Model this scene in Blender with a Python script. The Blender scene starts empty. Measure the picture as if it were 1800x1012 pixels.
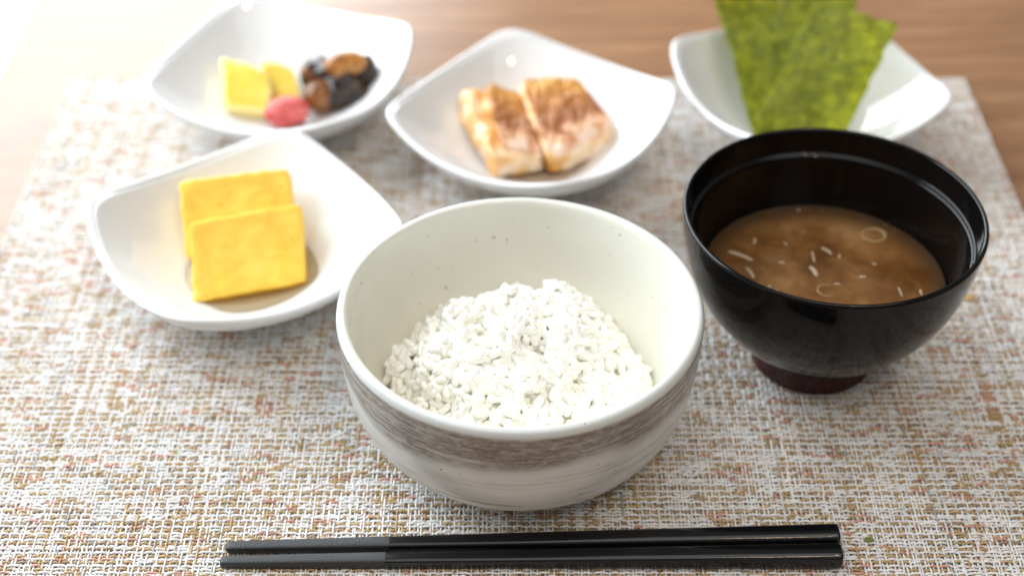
import bpy, bmesh, math, random
import numpy as np
from mathutils import Vector, Matrix, noise as mnoise

# ---------------------------------------------------------------- camera, world, light
scene = bpy.context.scene
COL = scene.collection
CM = 0.01                      # every length below is written in centimetres

cam_data = bpy.data.cameras.new('camera')
cam_data.sensor_width = 36.0
cam_data.lens = 53.0
cam_data.clip_start = 0.01
cam_data.clip_end = 50
cam_data.dof.use_dof = True
cam_data.dof.focus_distance = 0.520
cam_data.dof.aperture_fstop = 5.2
cam_data.dof.aperture_blades = 0
cam = bpy.data.objects.new('camera', cam_data)
cam.location = (0, 0, 0.407)
cam.rotation_euler = (math.radians(90 - 39.22), 0, 0)
COL.objects.link(cam)
scene.camera = cam

world = bpy.data.worlds.new('World')
scene.world = world
world.use_nodes = True
world.node_tree.nodes['Background'].inputs[0].default_value = (1.0, 0.99, 0.98, 1)
world.node_tree.nodes['Background'].inputs[1].default_value = 0.22

def area(name, loc, target, sx, sy, power, color, spread=180):
    l = bpy.data.lights.new(name, 'AREA')
    l.shape = 'RECTANGLE'; l.size = sx; l.size_y = sy
    l.energy = power; l.color = color; l.spread = math.radians(spread)
    o = bpy.data.objects.new(name, l)
    o.location = loc
    o.rotation_euler = (Vector(target) - Vector(loc)).to_track_quat('-Z', 'Y').to_euler()
    COL.objects.link(o)
    return o

# the window the table stands beside (left and a little behind)
area('window_light', (-0.385, 1.50, 0.50), (0.585, 1.255, 0.49), 2.2, 0.70, 42, (0.87, 0.945, 1.0))
# added overhead fill lamp that softens the shadows, standing in for ceiling bounce
area('overhead_fill', (0.1, -0.1, 2.1), (0.05, 0.5, 0.0), 2.4, 2.2, 23, (1.0, 0.995, 0.985))
# two warm ceiling downlights above and behind the photographer
for dx, dy, dz in ((0.36, -0.50, 1.55), (0.55, -0.10, 1.75)):
    sp = bpy.data.lights.new('ceiling_downlight', 'POINT')
    sp.energy = 7.0; sp.color = (1.0, 0.70, 0.38); sp.shadow_soft_size = 0.02
    spo = bpy.data.objects.new('ceiling_downlight', sp)
    spo.location = (dx, dy, dz)
    COL.objects.link(spo)

scene.view_settings.view_transform = 'Standard'
scene.view_settings.look = 'None'
scene.view_settings.exposure = 0.06
scene.view_settings.gamma = 1.0
scene.view_settings.use_curve_mapping = False
scene.render.engine = 'CYCLES'
scene.cycles.use_denoising = True
scene.cycles.max_bounces = 12
scene.cycles.diffuse_bounces = 12
scene.cycles.caustics_reflective = False
scene.cycles.caustics_refractive = False

random.seed(7)
rng = np.random.default_rng(7)

# ---------------------------------------------------------------- helpers
def link(o, parent=None):
    COL.objects.link(o)
    if parent is not None:
        o.parent = parent
    return o

def mesh_from(name, verts, faces, mat=None, parent=None, smooth=True, loc=(0, 0, 0), attrs=None):
    """verts in cm, local to loc (cm)"""
    me = bpy.data.meshes.new(name)
    v = np.asarray(verts, dtype=np.float64) * CM
    me.from_pydata([tuple(p) for p in v], [], [tuple(f) for f in faces])
    if smooth:
        me.polygons.foreach_set('use_smooth', [True] * len(me.polygons))
    if attrs:
        for an, (typ, data) in attrs.items():
            a = me.attributes.new(an, typ, 'POINT')
            a.data.foreach_set('vector' if typ == 'FLOAT_VECTOR' else ('color' if 'COLOR' in typ else 'value'),
                               np.asarray(data, dtype=np.float32).ravel())
    if mat:
        me.materials.append(mat)
    me.update()
    o = bpy.data.objects.new(name, me)
    o.location = Vector(loc) * CM
    return link(o, parent)

def quad_mesh(name, V, Q, mat, parent=None, color=None):
    """fast big mesh: V (n,3) cm, Q (m,4)"""
    me = bpy.data.meshes.new(name)
    V = np.asarray(V, dtype=np.float32) * CM
    n, m = len(V), len(Q)
    me.vertices.add(n); me.vertices.foreach_set('co', V.ravel())
    me.loops.add(m * 4); me.loops.foreach_set('vertex_index', np.asarray(Q, dtype=np.int32).ravel())
    me.polygons.add(m)
    me.polygons.foreach_set('loop_start', np.arange(0, m * 4, 4, dtype=np.int32))
    me.polygons.foreach_set('loop_total', np.full(m, 4, dtype=np.int32))
    me.polygons.foreach_set('use_smooth', np.ones(m, dtype=bool))
    if color is not None:
        a = me.color_attributes.new('yarn', 'FLOAT_COLOR', 'POINT')
        a.data.foreach_set('color', np.asarray(color, dtype=np.float32).ravel())
    me.materials.append(mat)
    me.update(); me.validate()
    o = bpy.data.objects.new(name, me)
    return link(o, parent)

def empty(name, loc=(0, 0, 0)):
    o = bpy.data.objects.new(name, None)
    o.empty_display_size = 0.01
    o.location = Vector(loc) * CM
    return link(o)

def tag(o, label=None, category=None, group=None, kind=None):
    if label: o['label'] = label
    if category: o['category'] = category
    if group: o['group'] = group
    if kind: o['kind'] = kind
    return o

def catmull(pts, n=8):
    P = [np.array(p, float) for p in pts]
    P = [2 * P[0] - P[1]] + P + [2 * P[-1] - P[-2]]
    out = []
    for i in range(1, len(P) - 2):
        p0, p1, p2, p3 = P[i - 1:i + 3]
        for k in range(n):
            t = k / n
            out.append(0.5 * ((2 * p1) + (-p0 + p2) * t + (2 * p0 - 5 * p1 + 4 * p2 - p3) * t * t + (-p0 + 3 * p1 - 3 * p2 + p3) * t ** 3))
    out.append(P[-2])
    return np.array(out)

def lathe(name, prof, mat, parent=None, seg=128, loc=(0, 0, 0), wob=0.0, seed=0):
    prof = np.array(prof); V = []; F = []
    k = len(prof)
    for i in range(seg):
        a = 2 * math.pi * i / seg
        c, s = math.cos(a), math.sin(a)
        for r, z in prof:
            d = 1 + wob * mnoise.noise(Vector((c * 1.3 + seed, s * 1.3, z * 0.25)))
            V.append((r * d * c, r * d * s, z + (wob * 1.5 * mnoise.noise(Vector((c + seed + 5, s, 0))) if z > 3 else 0)))
    for i in range(seg):
        j = (i + 1) % seg
        for q in range(k - 1):
            F.append((i * k + q, j * k + q, j * k + q + 1, i * k + q + 1))
    o = mesh_from(name, V, F, mat, parent, loc=loc)
    bm = bmesh.new(); bm.from_mesh(o.data)
    bmesh.ops.remove_doubles(bm, verts=bm.verts, dist=1e-6)
    bmesh.ops.recalc_face_normals(bm, faces=bm.faces)
    bm.to_mesh(o.data); bm.free()
    o.data.polygons.foreach_set('use_smooth', [True] * len(o.data.polygons))
    return o

def fbm(p, s, oct=3):
    v = 0; a = 1; t = 0
    for i in range(oct):
        v += a * mnoise.noise(Vector(p) * s); t += a; s *= 2.1; a *= 0.5
    return v / t

def chunk(name, corners, mat, parent=None, n=20, rho=0.25, amp=0.05, freq=1.2, seed=0, shape=None, loc=(0, 0, 0)):
    """rounded, slightly uneven block spanned by 8 corners (cm), order: z0: (-,-) (+,-) (+,+) (-,+), then z1"""
    C = [np.array(c, float) for c in corners]
    idx = {}; V = []; U = []; F = []
    def vid(p):
        key = tuple(np.round(p, 5))
        if key in idx: return idx[key]
        idx[key] = len(V)
        q = np.clip(p, -1 + rho, 1 - rho); d = p - q
        l = np.linalg.norm(d)
        pp = q + d / l * rho if l > 1e-9 else p
        if shape: pp = shape(pp)
        u, v, w = (pp + 1) / 2
        b = (C[0] * (1 - u) * (1 - v) + C[1] * u * (1 - v) + C[2] * u * v + C[3] * (1 - u) * v) * (1 - w) + \
            (C[4] * (1 - u) * (1 - v) + C[5] * u * (1 - v) + C[6] * u * v + C[7] * (1 - u) * v) * w
        V.append(b); U.append(p)
        return idx[key]
    lin = np.sin(np.linspace(-1, 1, n + 1) * math.pi / 2 * 0.86) / math.sin(math.pi / 2 * 0.86)
    for ax in range(3):
        for sgn in (-1, 1):
            for i in range(n):
                for j in range(n):
                    q = []
                    for (a, b) in ((i, j), (i + 1, j), (i + 1, j + 1), (i, j + 1)):
                        p = np.zeros(3); p[ax] = sgn; p[(ax + 1) % 3] = lin[a]; p[(ax + 2) % 3] = lin[b]
                        q.append(vid(p))
                    F.append(q if sgn > 0 else q[::-1])
    V = np.array(V); ctr = V.mean(0)
    o = mesh_from(name, V, F, mat, parent, loc=loc, attrs={'uvw': ('FLOAT_VECTOR', U)})
    if amp > 0:
        me = o.data
        nrm = np.zeros(len(V) * 3, dtype=np.float32); me.vertices.foreach_get('normal', nrm); nrm = nrm.reshape(-1, 3)
        for i in range(len(V)):
            V[i] += nrm[i] * amp * (fbm(V[i] + seed * 7.3, freq, 3) * 1.6)
        me.vertices.foreach_set('co', (V * CM).astype(np.float32).ravel()); me.update()
    return o

def tube(name, pts, rad, mat, parent=None, seg=8, flat=1.0, loc=(0, 0, 0)):
    P = catmull(pts, 5); V = []; F = []; n = len(P)
    for i, p in enumerate(P):
        t = P[min(i + 1, n - 1)] - P[max(i - 1, 0)]; t /= np.linalg.norm(t)
        s = np.cross(t, (0, 0, 1.0)); s /= np.linalg.norm(s); u = np.cross(s, t)
        e = min(i, n - 1 - i) / 2.0
        r = rad * min(1, 0.35 + 0.65 * math.sqrt(min(e, 1)))
        for k in range(seg):
            a = 2 * math.pi * k / seg
            V.append(p + s * math.cos(a) * r + u * math.sin(a) * r * flat)
    for i in range(n - 1):
        for k in range(seg):
            F.append((i * seg + k, i * seg + (k + 1) % seg, (i + 1) * seg + (k + 1) % seg, (i + 1) * seg + k))
    F.append(tuple(range(seg))[::-1]); F.append(tuple((n - 1) * seg + k for k in range(seg)))
    return mesh_from(name, V, F, mat, parent, loc=loc)

# ---------------------------------------------------------------- materials
class NT:
    def __init__(self, name):
        self.m = bpy.data.materials.new(name); self.m.use_nodes = True
        self.t = self.m.node_tree; self.n = self.t.nodes
        self.b = self.n['Principled BSDF']
        self.out = self.n['Material Output']
    def node(self, typ, **kw):
        nd = self.n.new(typ)
        for k, v in kw.items():
            if k.startswith('i_'):
                nd.inputs[k[2:].replace('_', ' ')].default_value = v
            else:
                setattr(nd, k, v)
        return nd
    def l(self, a, b): self.t.links.new(a, b)
    def set(self, **kw):
        for k, v in kw.items():
            self.b.inputs[k.replace('_', ' ')].default_value = v
        return self
    def coords(self, scale=(100, 100, 100)):
        tc = self.node('ShaderNodeTexCoord'); mp = self.node('ShaderNodeMapping')
        mp.inputs['Scale'].default_value = scale
        self.l(tc.outputs['Object'], mp.inputs['Vector'])
        return mp.outputs['Vector']
    def noise(self, vec, scale, detail=3, rough=0.5, dist=0.0):
        nd = self.node('ShaderNodeTexNoise')
        nd.inputs['Scale'].default_value = scale; nd.inputs['Detail'].default_value = detail
        nd.inputs['Roughness'].default_value = rough; nd.inputs['Distortion'].default_value = dist
        if vec is not None: self.l(vec, nd.inputs['Vector'])
        return nd.outputs['Fac']
    def ramp(self, fac, stops, interp='LINEAR'):
        nd = self.node('ShaderNodeValToRGB'); cr = nd.color_ramp; cr.interpolation = interp
        while len(cr.elements) < len(stops): cr.elements.new(0.5)
        for e, (p, c) in zip(cr.elements, stops):
            e.position = p; e.color = (*c, 1) if len(c) == 3 else c
        self.l(fac, nd.inputs['Fac'])
        return nd.outputs['Color']
    def mix(self, fac, a, b, mode='MIX'):
        nd = self.node('ShaderNodeMix', data_type='RGBA', blend_type=mode)
        for s, v in ((nd.inputs[0], fac), (nd.inputs[6], a), (nd.inputs[7], b)):
            if isinstance(v, (int, float)): s.default_value = v
            elif isinstance(v, tuple): s.default_value = (*v, 1) if len(v) == 3 else v
            else: self.l(v, s)
        return nd.outputs[2]
    def math(self, op, a, b=None, c=None):
        nd = self.node('ShaderNodeMath', operation=op)
        for s, v in zip(nd.inputs, (a, b, c)):
            if v is None: continue
            if isinstance(v, (int, float)): s.default_value = v
            else: self.l(v, s)
        return nd.outputs[0]
    def mapr(self, v, a, b, c, d):
        nd = self.node('ShaderNodeMapRange', interpolation_type='SMOOTHSTEP')
        self.l(v, nd.inputs[0])
        for i, x in enumerate((a, b, c, d)): nd.inputs[i + 1].default_value = x
        return nd.outputs[0]
    def bump(self, h, strength=0.3, dist=0.001):
        nd = self.node('ShaderNodeBump'); nd.inputs['Strength'].default_value = strength
        nd.inputs['Distance'].default_value = dist
        self.l(h, nd.inputs['Height']); self.l(nd.outputs[0], self.b.inputs['Normal'])
    def color(self, c): self.l(c, self.b.inputs['Base Color'])
    def sss(self, w, rad, scale):
        self.b.inputs['Subsurface Weight'].default_value = w
        self.b.inputs['Subsurface Radius'].default_value = rad
        self.b.inputs['Subsurface Scale'].default_value = scale

def m_wood():
    t = NT('warm_wood'); v = t.coords((100, 100, 100))
    mp = t.node('ShaderNodeMapping'); mp.inputs['Scale'].default_value = (0.05, 0.55, 1); t.l(v, mp.inputs['Vector'])
    g = t.noise(mp.outputs[0], 1.6, 6, 0.62, 1.2)
    mp2 = t.node('ShaderNodeMapping'); mp2.inputs['Scale'].default_value = (0.25, 6.0, 1); t.l(v, mp2.inputs['Vector'])
    f = t.noise(mp2.outputs[0], 1.5, 5, 0.7)
    c = t.ramp(g, [(0.25, (0.20, 0.100, 0.048)), (0.5, (0.305, 0.160, 0.080)), (0.75, (0.40, 0.228, 0.122))])
    c2 = t.ramp(f, [(0.3, (0.70, 0.66, 0.62)), (0.65, (1.0, 1.0, 1.0))])
    t.color(t.mix(0.8, c, c2, 'MULTIPLY'))
    t.set(Roughness=0.30, IOR=1.5)
    t.bump(f, 0.10, 0.0004)
    return t.m

def m_plain(name, col, rough=0.5, **kw):
    t = NT(name); t.set(Base_Color=(*col, 1), Roughness=rough, **kw); return t.m

def m_yarn():
    t = NT('vinyl_yarn')
    a = t.node('ShaderNodeVertexColor', layer_name='yarn')
    t.color(a.outputs['Color'])
    t.set(Roughness=0.31, IOR=1.55)
    return t.m

def m_porcelain():
    t = NT('white_porcelain'); v = t.coords()
    n = t.noise(v, 0.5, 2)
    t.color(t.ramp(n, [(0.3, (0.735, 0.735, 0.735)), (0.7, (0.76, 0.76, 0.758))]))
    t.set(Roughness=0.045, IOR=1.5)
    return t.m

def m_bowl_glaze():
    t = NT('speckled_stoneware_glaze'); v = t.coords()
    sep = t.node('ShaderNodeSeparateXYZ'); t.l(v, sep.inputs[0])
    # radius -> inside or outside of the wall
    z = sep.outputs[2]
    low = t.noise(v, 0.22, 3)
    base = t.ramp(low, [(0.3, (0.73, 0.72, 0.64)), (0.7, (0.78, 0.78, 0.715))])
    # brushed slip, streaks run round the bowl
    mp = t.node('ShaderNodeMapping'); mp.inputs['Scale'].default_value = (0.12, 0.12, 3.4); mp.inputs['Rotation'].default_value = (0.03, -0.05, 0); t.l(v, mp.inputs['Vector'])
    st = t.noise(mp.outputs[0], 1.6, 5, 0.62)
    mpf = t.node('ShaderNodeMapping'); mpf.inputs['Scale'].default_value = (2.6, 2.6, 9.0); mpf.inputs['Rotation'].default_value = (0.03, -0.05, 0); t.l(v, mpf.inputs['Vector'])
    sf = t.noise(mpf.outputs[0], 1.0, 5, 0.7)
    mpw = t.node('ShaderNodeMapping'); mpw.inputs['Scale'].default_value = (0.16, 0.16, 0.2); mpw.inputs['Location'].default_value = (2.3, 0.7, 0); t.l(v, mpw.inputs['Vector'])
    wob = t.noise(mpw.outputs[0], 1.0, 2)
    zz = t.math('ADD', z, t.math('MULTIPLY', t.math('SUBTRACT', wob, 0.5), 2.6))
    zz = t.math('ADD', zz, t.math('MULTIPLY', sep.outputs[0], -0.035))
    lo = t.mapr(zz, 4.35, 4.95, 0, 1); hi = t.mapr(zz, 6.0, 5.75, 0, 1)
    hi2 = t.mapr(z, 6.34, 6.20, 0, 1)
    band = t.math('MULTIPLY', t.math('MULTIPLY', lo, hi2), t.mapr(st, 0.30, 0.54, 0.42, 1))
    band2 = t.math('MULTIPLY', t.math('MULTIPLY', t.mapr(zz, 1.0, 1.5, 0, 1), t.mapr(zz, 3.4, 2.6, 0, 1)), t.mapr(st, 0.50, 0.62, 0, 0.65))
    band3 = t.math('MULTIPLY', t.math('MULTIPLY', t.mapr(zz, 3.3, 3.6, 0, 1), t.mapr(zz, 4.3, 4.0, 0, 1)), t.mapr(st, 0.48, 0.62, 0, 0.35))
    allb = t.math('MAXIMUM', t.math('MAXIMUM', band, band2), band3)
    allb = t.math('MULTIPLY', allb, t.mapr(sf, 0.28, 0.62, 0.40, 1.0))
    # only on the outer side of the wall: position along the radius against the normal
    geo = t.node('ShaderNodeNewGeometry')
    vn = t.node('ShaderNodeVectorMath', operation='DOT_PRODUCT')
    pos2 = t.node('ShaderNodeCombineXYZ'); t.l(sep.outputs[0], pos2.inputs[0]); t.l(sep.outputs[1], pos2.inputs[1])
    tcn = t.node('ShaderNodeTexCoord'); t.l(tcn.outputs['Normal'], vn.inputs[0])
    t.l(pos2.outputs[0], vn.inputs[1])
    outer = t.mapr(vn.outputs['Value'], 0.3, 1.5, 0, 1)
    allb = t.math('MULTIPLY', allb, outer)
    brown = t.ramp(sf, [(0.25, (0.10, 0.070, 0.052)), (0.55, (0.19, 0.145, 0.115)), (0.8, (0.33, 0.275, 0.235))])
    base = t.mix(t.math('MULTIPLY', outer, 0.8), base, (0.69, 0.735, 0.745))
    c = t.mix(allb, base, brown)
    # iron specks
    def specks(scale, thr, rad, off):
        m2 = t.node('ShaderNodeMapping'); m2.inputs['Location'].default_value = off; t.l(v, m2.inputs['Vector'])
        vo = t.node('ShaderNodeTexVoronoi'); vo.inputs['Scale'].default_value = scale; t.l(m2.outputs[0], vo.inputs['Vector'])
        sc = t.node('ShaderNodeSeparateColor'); t.l(vo.outputs['Color'], sc.inputs[0])
        sel = t.math('GREATER_THAN', sc.outputs[0], thr)
        size = t.math('MULTIPLY', sc.outputs[1], rad)
        d = t.math('SUBTRACT', 1.0, t.math('MINIMUM', 1.0, t.math('DIVIDE', vo.outputs['Distance'], t.math('ADD', size, rad * 0.35))))
        return t.math('MULTIPLY', sel, t.mapr(d, 0.0, 0.5, 0, 1))
    s1 = specks(1.7, 0.42, 0.085, (0.2, 0.5, 0.3)); s2 = specks(3.0, 0.62, 0.09, (3.1, 1.7, 2.2))
    sp_ = t.math('MULTIPLY', t.math('MAXIMUM', s1, s2), 0.8)
    c = t.mix(sp_, c, (0.10, 0.065, 0.035))
    t.color(c)
    t.set(Roughness=0.16, IOR=1.5)
    h = t.math('ADD', t.math('MULTIPLY', sf, 0.35), t.noise(v, 2.2, 3))
    t.bump(h, 0.12, 0.0006)
    return t.m

def m_lacquer(name, col, rough=0.12, spec=0.5):
    t = NT(name); v = t.coords()
    n = t.noise(v, 6, 3)
    t.set(Base_Color=(*col, 1), IOR=1.5, Specular_IOR_Level=spec)
    t.l(t.mapr(n, 0.3, 0.7, rough * 0.8, rough * 1.25), t.b.inputs['Roughness'])
    return t.m

def m_soup():
    t = NT('miso_soup_liquid'); v = t.coords()
    n1 = t.noise(v, 0.42, 4, 0.55, 0.15); n2 = t.noise(v, 2.2, 4, 0.6, 0.2)
    c = t.ramp(n1, [(0.34, (0.10, 0.040, 0.010)), (0.48, (0.185, 0.084, 0.026)), (0.64, (0.31, 0.165, 0.064))])
    c = t.mix(0.35, c, t.ramp(n2, [(0.3, (0.72, 0.66, 0.60)), (0.62, (1.0, 1.0, 1.0))]), 'MULTIPLY')
    # darker towards the wall: the black bowl's reflection painted into the broth colour
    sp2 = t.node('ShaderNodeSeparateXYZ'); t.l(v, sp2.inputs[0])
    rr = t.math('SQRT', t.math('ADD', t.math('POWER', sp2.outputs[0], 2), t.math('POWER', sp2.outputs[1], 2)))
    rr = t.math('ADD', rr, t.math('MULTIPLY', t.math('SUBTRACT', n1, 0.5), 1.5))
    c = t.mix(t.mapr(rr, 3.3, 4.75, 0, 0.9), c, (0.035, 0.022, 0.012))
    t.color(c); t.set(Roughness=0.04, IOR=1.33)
    return t.m

def m_rice(name, mass):
    t = NT(name); v = t.coords()
    n = t.noise(v, 1.4, 2)
    c = t.ramp(n, [(0.3, (0.93, 0.915, 0.84)), (0.65, (0.94, 0.935, 0.90))])
    t.color(c); t.set(Roughness=0.22, IOR=1.42)
    t.set(Coat_Weight=0.8, Coat_Roughness=0.12)
    return t.m

def m_egg():
    t = NT('rolled_omelette'); v = t.coords()
    n1 = t.noise(v, 1.1, 4, 0.55); n2 = t.noise(v, 9, 3, 0.6)
    mp = t.node('ShaderNodeMapping'); mp.inputs['Scale'].default_value = (0.35, 1.6, 1.6); t.l(v, mp.inputs['Vector'])
    lay = t.noise(mp.outputs[0], 1.4, 3, 0.6, 0.6)
    c = t.ramp(n1, [(0.28, (0.80, 0.475, 0.040)), (0.5, (0.86, 0.57, 0.070)), (0.75, (0.90, 0.65, 0.12))])
    # torn pores and seams between the rolled layers
    m2 = t.node('ShaderNodeMapping'); m2.inputs['Scale'].default_value = (0.8, 2.0, 2.0); t.l(v, m2.inputs['Vector'])
    vo = t.node('ShaderNodeTexVoronoi'); vo.inputs['Scale'].default_value = 1.45; t.l(m2.outputs[0], vo.inputs['Vector'])
    sc = t.node('ShaderNodeSeparateColor'); t.l(vo.outputs['Color'], sc.inputs[0])
    dd = t.math('ADD', vo.outputs['Distance'], t.math('MULTIPLY', t.math('SUBTRACT', n2, 0.5), 0.22))
    hole = t.math('MULTIPLY', t.math('GREATER_THAN', sc.outputs[0], 0.56), t.mapr(dd, 0.19, 0.07, 0, 1))
    c = t.mix(t.math('MULTIPLY', hole, 0.75), c, (0.48, 0.19, 0.012))
    c = t.mix(t.mapr(lay, 0.60, 0.70, 0, 0.35), c, (0.74, 0.37, 0.02))
    t.color(c); t.set(Roughness=0.33, IOR=1.4)
    t.sss(0.5, (1.0, 0.55, 0.12), 0.0035)
    h = t.math('SUBTRACT', t.math('MULTIPLY', n2, 0.5), t.math('MULTIPLY', hole, 1.6))
    t.bump(h, 0.5, 0.0010)
    return t.m

def m_fish_flesh():
    t = NT('grilled_fish_flesh'); v = t.coords()
    n = t.noise(v, 0.85, 4, 0.55); n2 = t.noise(v, 5, 3)
    mp = t.node('ShaderNodeMapping'); mp.inputs['Scale'].default_value = (0.5, 2.2, 1.0); mp.inputs['Rotation'].default_value = (0.3, 0.2, 0.5); t.l(v, mp.inputs['Vector'])
    fl = t.noise(mp.outputs[0], 1.3, 3, 0.5, 0.5)
    c = t.ramp(n, [(0.30, (0.60, 0.25, 0.04)), (0.45, (0.76, 0.45, 0.17)), (0.60, (0.84, 0.68, 0.50))])
    c = t.mix(t.mapr(fl, 0.56, 0.70, 0, 0.55), c, (0.66, 0.31, 0.07))
    t.color(c); t.set(Roughness=0.38, IOR=1.4); t.sss(0.45, (1.0, 0.6, 0.35), 0.003)
    t.bump(t.math('ADD', fl, t.math('MULTIPLY', n2, 0.3)), 0.5, 0.0014)
    return t.m

def m_fish_skin():
    t = NT('grilled_fish_skin')
    a = t.node('ShaderNodeAttribute', attribute_name='uvw')
    sep = t.node('ShaderNodeSeparateXYZ'); t.l(a.outputs['Vector'], sep.inputs[0])
    v = t.coords()
    n = t.noise(v, 1.1, 4, 0.6); n2 = t.noise(v, 3.0, 4, 0.65)
    # broad band of browned skin, paler silver belly towards the front edge
    g = t.math('ADD', t.math('MULTIPLY', sep.outputs[1], 0.30), t.math('ADD', 0.18, t.math('MULTIPLY', n, 0.75)))
    c = t.ramp(g, [(0.22, (0.84, 0.62, 0.48)), (0.34, (0.70, 0.36, 0.18)), (0.46, (0.30, 0.095, 0.022)), (0.62, (0.42, 0.145, 0.024)), (0.82, (0.66, 0.31, 0.05))])
    c = t.mix(t.mapr(n2, 0.58, 0.72, 0, 0.55), c, (0.22, 0.065, 0.018))
    t.color(c); t.set(Roughness=0.22, IOR=1.45)
    mp = t.node('ShaderNodeMapping'); mp.inputs['Scale'].default_value = (2.2, 0.7, 1.0); mp.inputs['Rotation'].default_value = (0, 0, 0.5); t.l(v, mp.inputs['Vector'])
    rg = t.noise(mp.outputs[0], 1.5, 3, 0.55)
    t.bump(t.math('ADD', rg, t.math('MULTIPLY', n2, 0.5)), 0.9, 0.0025)
    return t.m

def m_takuan():
    t = NT('yellow_radish'); 
    a = t.node('ShaderNodeAttribute', attribute_name='uvw')
    sep = t.node('ShaderNodeSeparateXYZ'); t.l(a.outputs['Vector'], sep.inputs[0])
    v = t.coords(); n = t.noise(v, 1.5, 3)
    c = t.ramp(n, [(0.3, (0.68, 0.49, 0.06)), (0.7, (0.74, 0.57, 0.12))])
    ex = t.math('MAXIMUM', t.math('ABSOLUTE', sep.outputs[0]), t.math('ABSOLUTE', sep.outputs[1]))
    rim = t.math('MAXIMUM', t.mapr(ex, 0.78, 0.93, 0, 1), t.mapr(sep.outputs[2], 0.9, 0.6, 0, 1))
    c = t.mix(t.math('MULTIPLY', rim, 0.75), c, (0.78, 0.70, 0.36))
    t.color(c); t.set(Roughness=0.18, IOR=1.38); t.sss(0.7, (1.0, 0.75, 0.2), 0.006)
    t.bump(t.noise(v, 4, 3), 0.15, 0.001)
    return t.m

def m_plum():
    t = NT('pickled_plum_skin'); v = t.coords(); n = t.noise(v, 1.6, 4, 0.6)
    t.color(t.ramp(n, [(0.3, (0.42, 0.055, 0.050)), (0.55, (0.60, 0.11, 0.10)), (0.78, (0.70, 0.24, 0.22))]))
    t.set(Roughness=0.30, IOR=1.4); t.sss(0.4, (1.0, 0.25, 0.2), 0.003)
    t.bump(t.noise(v, 3.2, 4, 0.6, 0.6), 0.55, 0.0016)
    return t.m

def m_simmer(name, lo, hi, rough=0.16):
    t = NT(name); v = t.coords(); n = t.noise(v, 1.3, 4, 0.6, 0.8)
    t.color(t.ramp(n, [(0.35, lo), (0.68, hi)]))
    t.set(Roughness=rough, IOR=1.45); t.bump(t.noise(v, 2.2, 3, 0.5, 0.5), 0.3, 0.002)
    return t.m

def m_nori():
    t = NT('toasted_seaweed'); v = t.coords()
    n1 = t.noise(v, 2.0, 6, 0.7); n2 = t.noise(v, 11, 4, 0.7)
    c = t.ramp(n1, [(0.30, (0.19, 0.215, 0.012)), (0.5, (0.34, 0.36, 0.018)), (0.72, (0.54, 0.54, 0.05))])
    c = t.mix(0.75, c, t.ramp(n2, [(0.32, (0.45, 0.50, 0.40)), (0.62, (1.15, 1.15, 1.0))]), 'MULTIPLY')
    oi = t.node('ShaderNodeObjectInfo')
    c = t.mix(1.0, c, t.ramp(oi.outputs['Random'], [(0, (0.80, 0.82, 0.75)), (1, (1.2, 1.18, 1.0))]), 'MULTIPLY')
    t.color(c); t.set(Roughness=0.34, IOR=1.45)
    t.bump(t.math('ADD', t.math('MULTIPLY', n1, 0.9), n2), 1.0, 0.0018)
    tr = t.node('ShaderNodeBsdfTranslucent')
    t.l(t.mix(1.0, c, (2.6, 2.5, 1.15), 'MULTIPLY'), tr.inputs[0])
    mx = t.node('ShaderNodeMixShader'); mx.inputs[0].default_value = 0.55
    t.l(t.b.outputs[0], mx.inputs[1]); t.l(tr.outputs[0], mx.inputs[2]); t.l(mx.outputs[0], t.out.inputs[0])
    return t.m

def m_matte_black():
    t = NT('grained_matte_black'); v = t.coords()
    t.set(Base_Color=(0.018, 0.018, 0.019, 1), Roughness=0.44, IOR=1.5)
    t.bump(t.noise(v, 16, 3, 0.6), 0.65, 0.0004)
    return t.m

def m_leek(name='leek', col=(0.33, 0.215, 0.09)):
    t = NT(name); t.set(Base_Color=(*col, 1), Roughness=0.25, IOR=1.38); t.sss(0.4, (1, .8, .5), 0.002); return t.m

M_WOOD = m_wood(); M_YARN = m_yarn(); M_PORC = m_porcelain(); M_GLAZE = m_bowl_glaze()
M_LACQ = m_lacquer('black_lacquer', (0.004, 0.0035, 0.0035), 0.10, 0.26)
M_FOOT = m_lacquer('dark_red_lacquer', (0.045, 0.008, 0.008), 0.25)
M_STICK = m_lacquer('black_stick_lacquer', (0.006, 0.006, 0.007), 0.14)
M_MATTE = m_matte_black()
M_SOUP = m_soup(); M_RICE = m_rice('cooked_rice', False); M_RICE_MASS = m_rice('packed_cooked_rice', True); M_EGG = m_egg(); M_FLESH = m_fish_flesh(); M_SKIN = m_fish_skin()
M_TAK = m_takuan(); M_PLUM = m_plum(); M_NORI = m_nori()
M_LEEK = m_leek(); M_ONION = m_leek('onion_shred', (0.50, 0.39, 0.27))

# ---------------------------------------------------------------- setting: table and the ledge by the window
def box(name, x0, x1, y0, y1, z0, z1, mat, bev=0.25):
    bm = bmesh.new()
    bmesh.ops.create_cube(bm, size=1)
    for v in bm.verts:
        v.co = Vector(((x0 + x1) / 2 + v.co.x * (x1 - x0), (y0 + y1) / 2 + v.co.y * (y1 - y0), (z0 + z1) / 2 + v.co.z * (z1 - z0))) * CM
    if bev: bmesh.ops.bevel(bm, geom=bm.edges[:], offset=bev * CM, segments=3, profile=0.5, affect='EDGES')
    me = bpy.data.meshes.new(name); bm.to_mesh(me); bm.free(); me.materials.append(mat)
    return link(bpy.data.objects.new(name, me))

tag(box('table_top', -26.65, 75, 8, 140, -3.4, -0.16, M_WOOD), kind='structure')
tag(box('window_ledge', -95, -26.95, 0, 170, -9, -4.0, m_plain('white_ledge_paint', (0.82, 0.82, 0.82), 0.5)), kind='structure')

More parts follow.
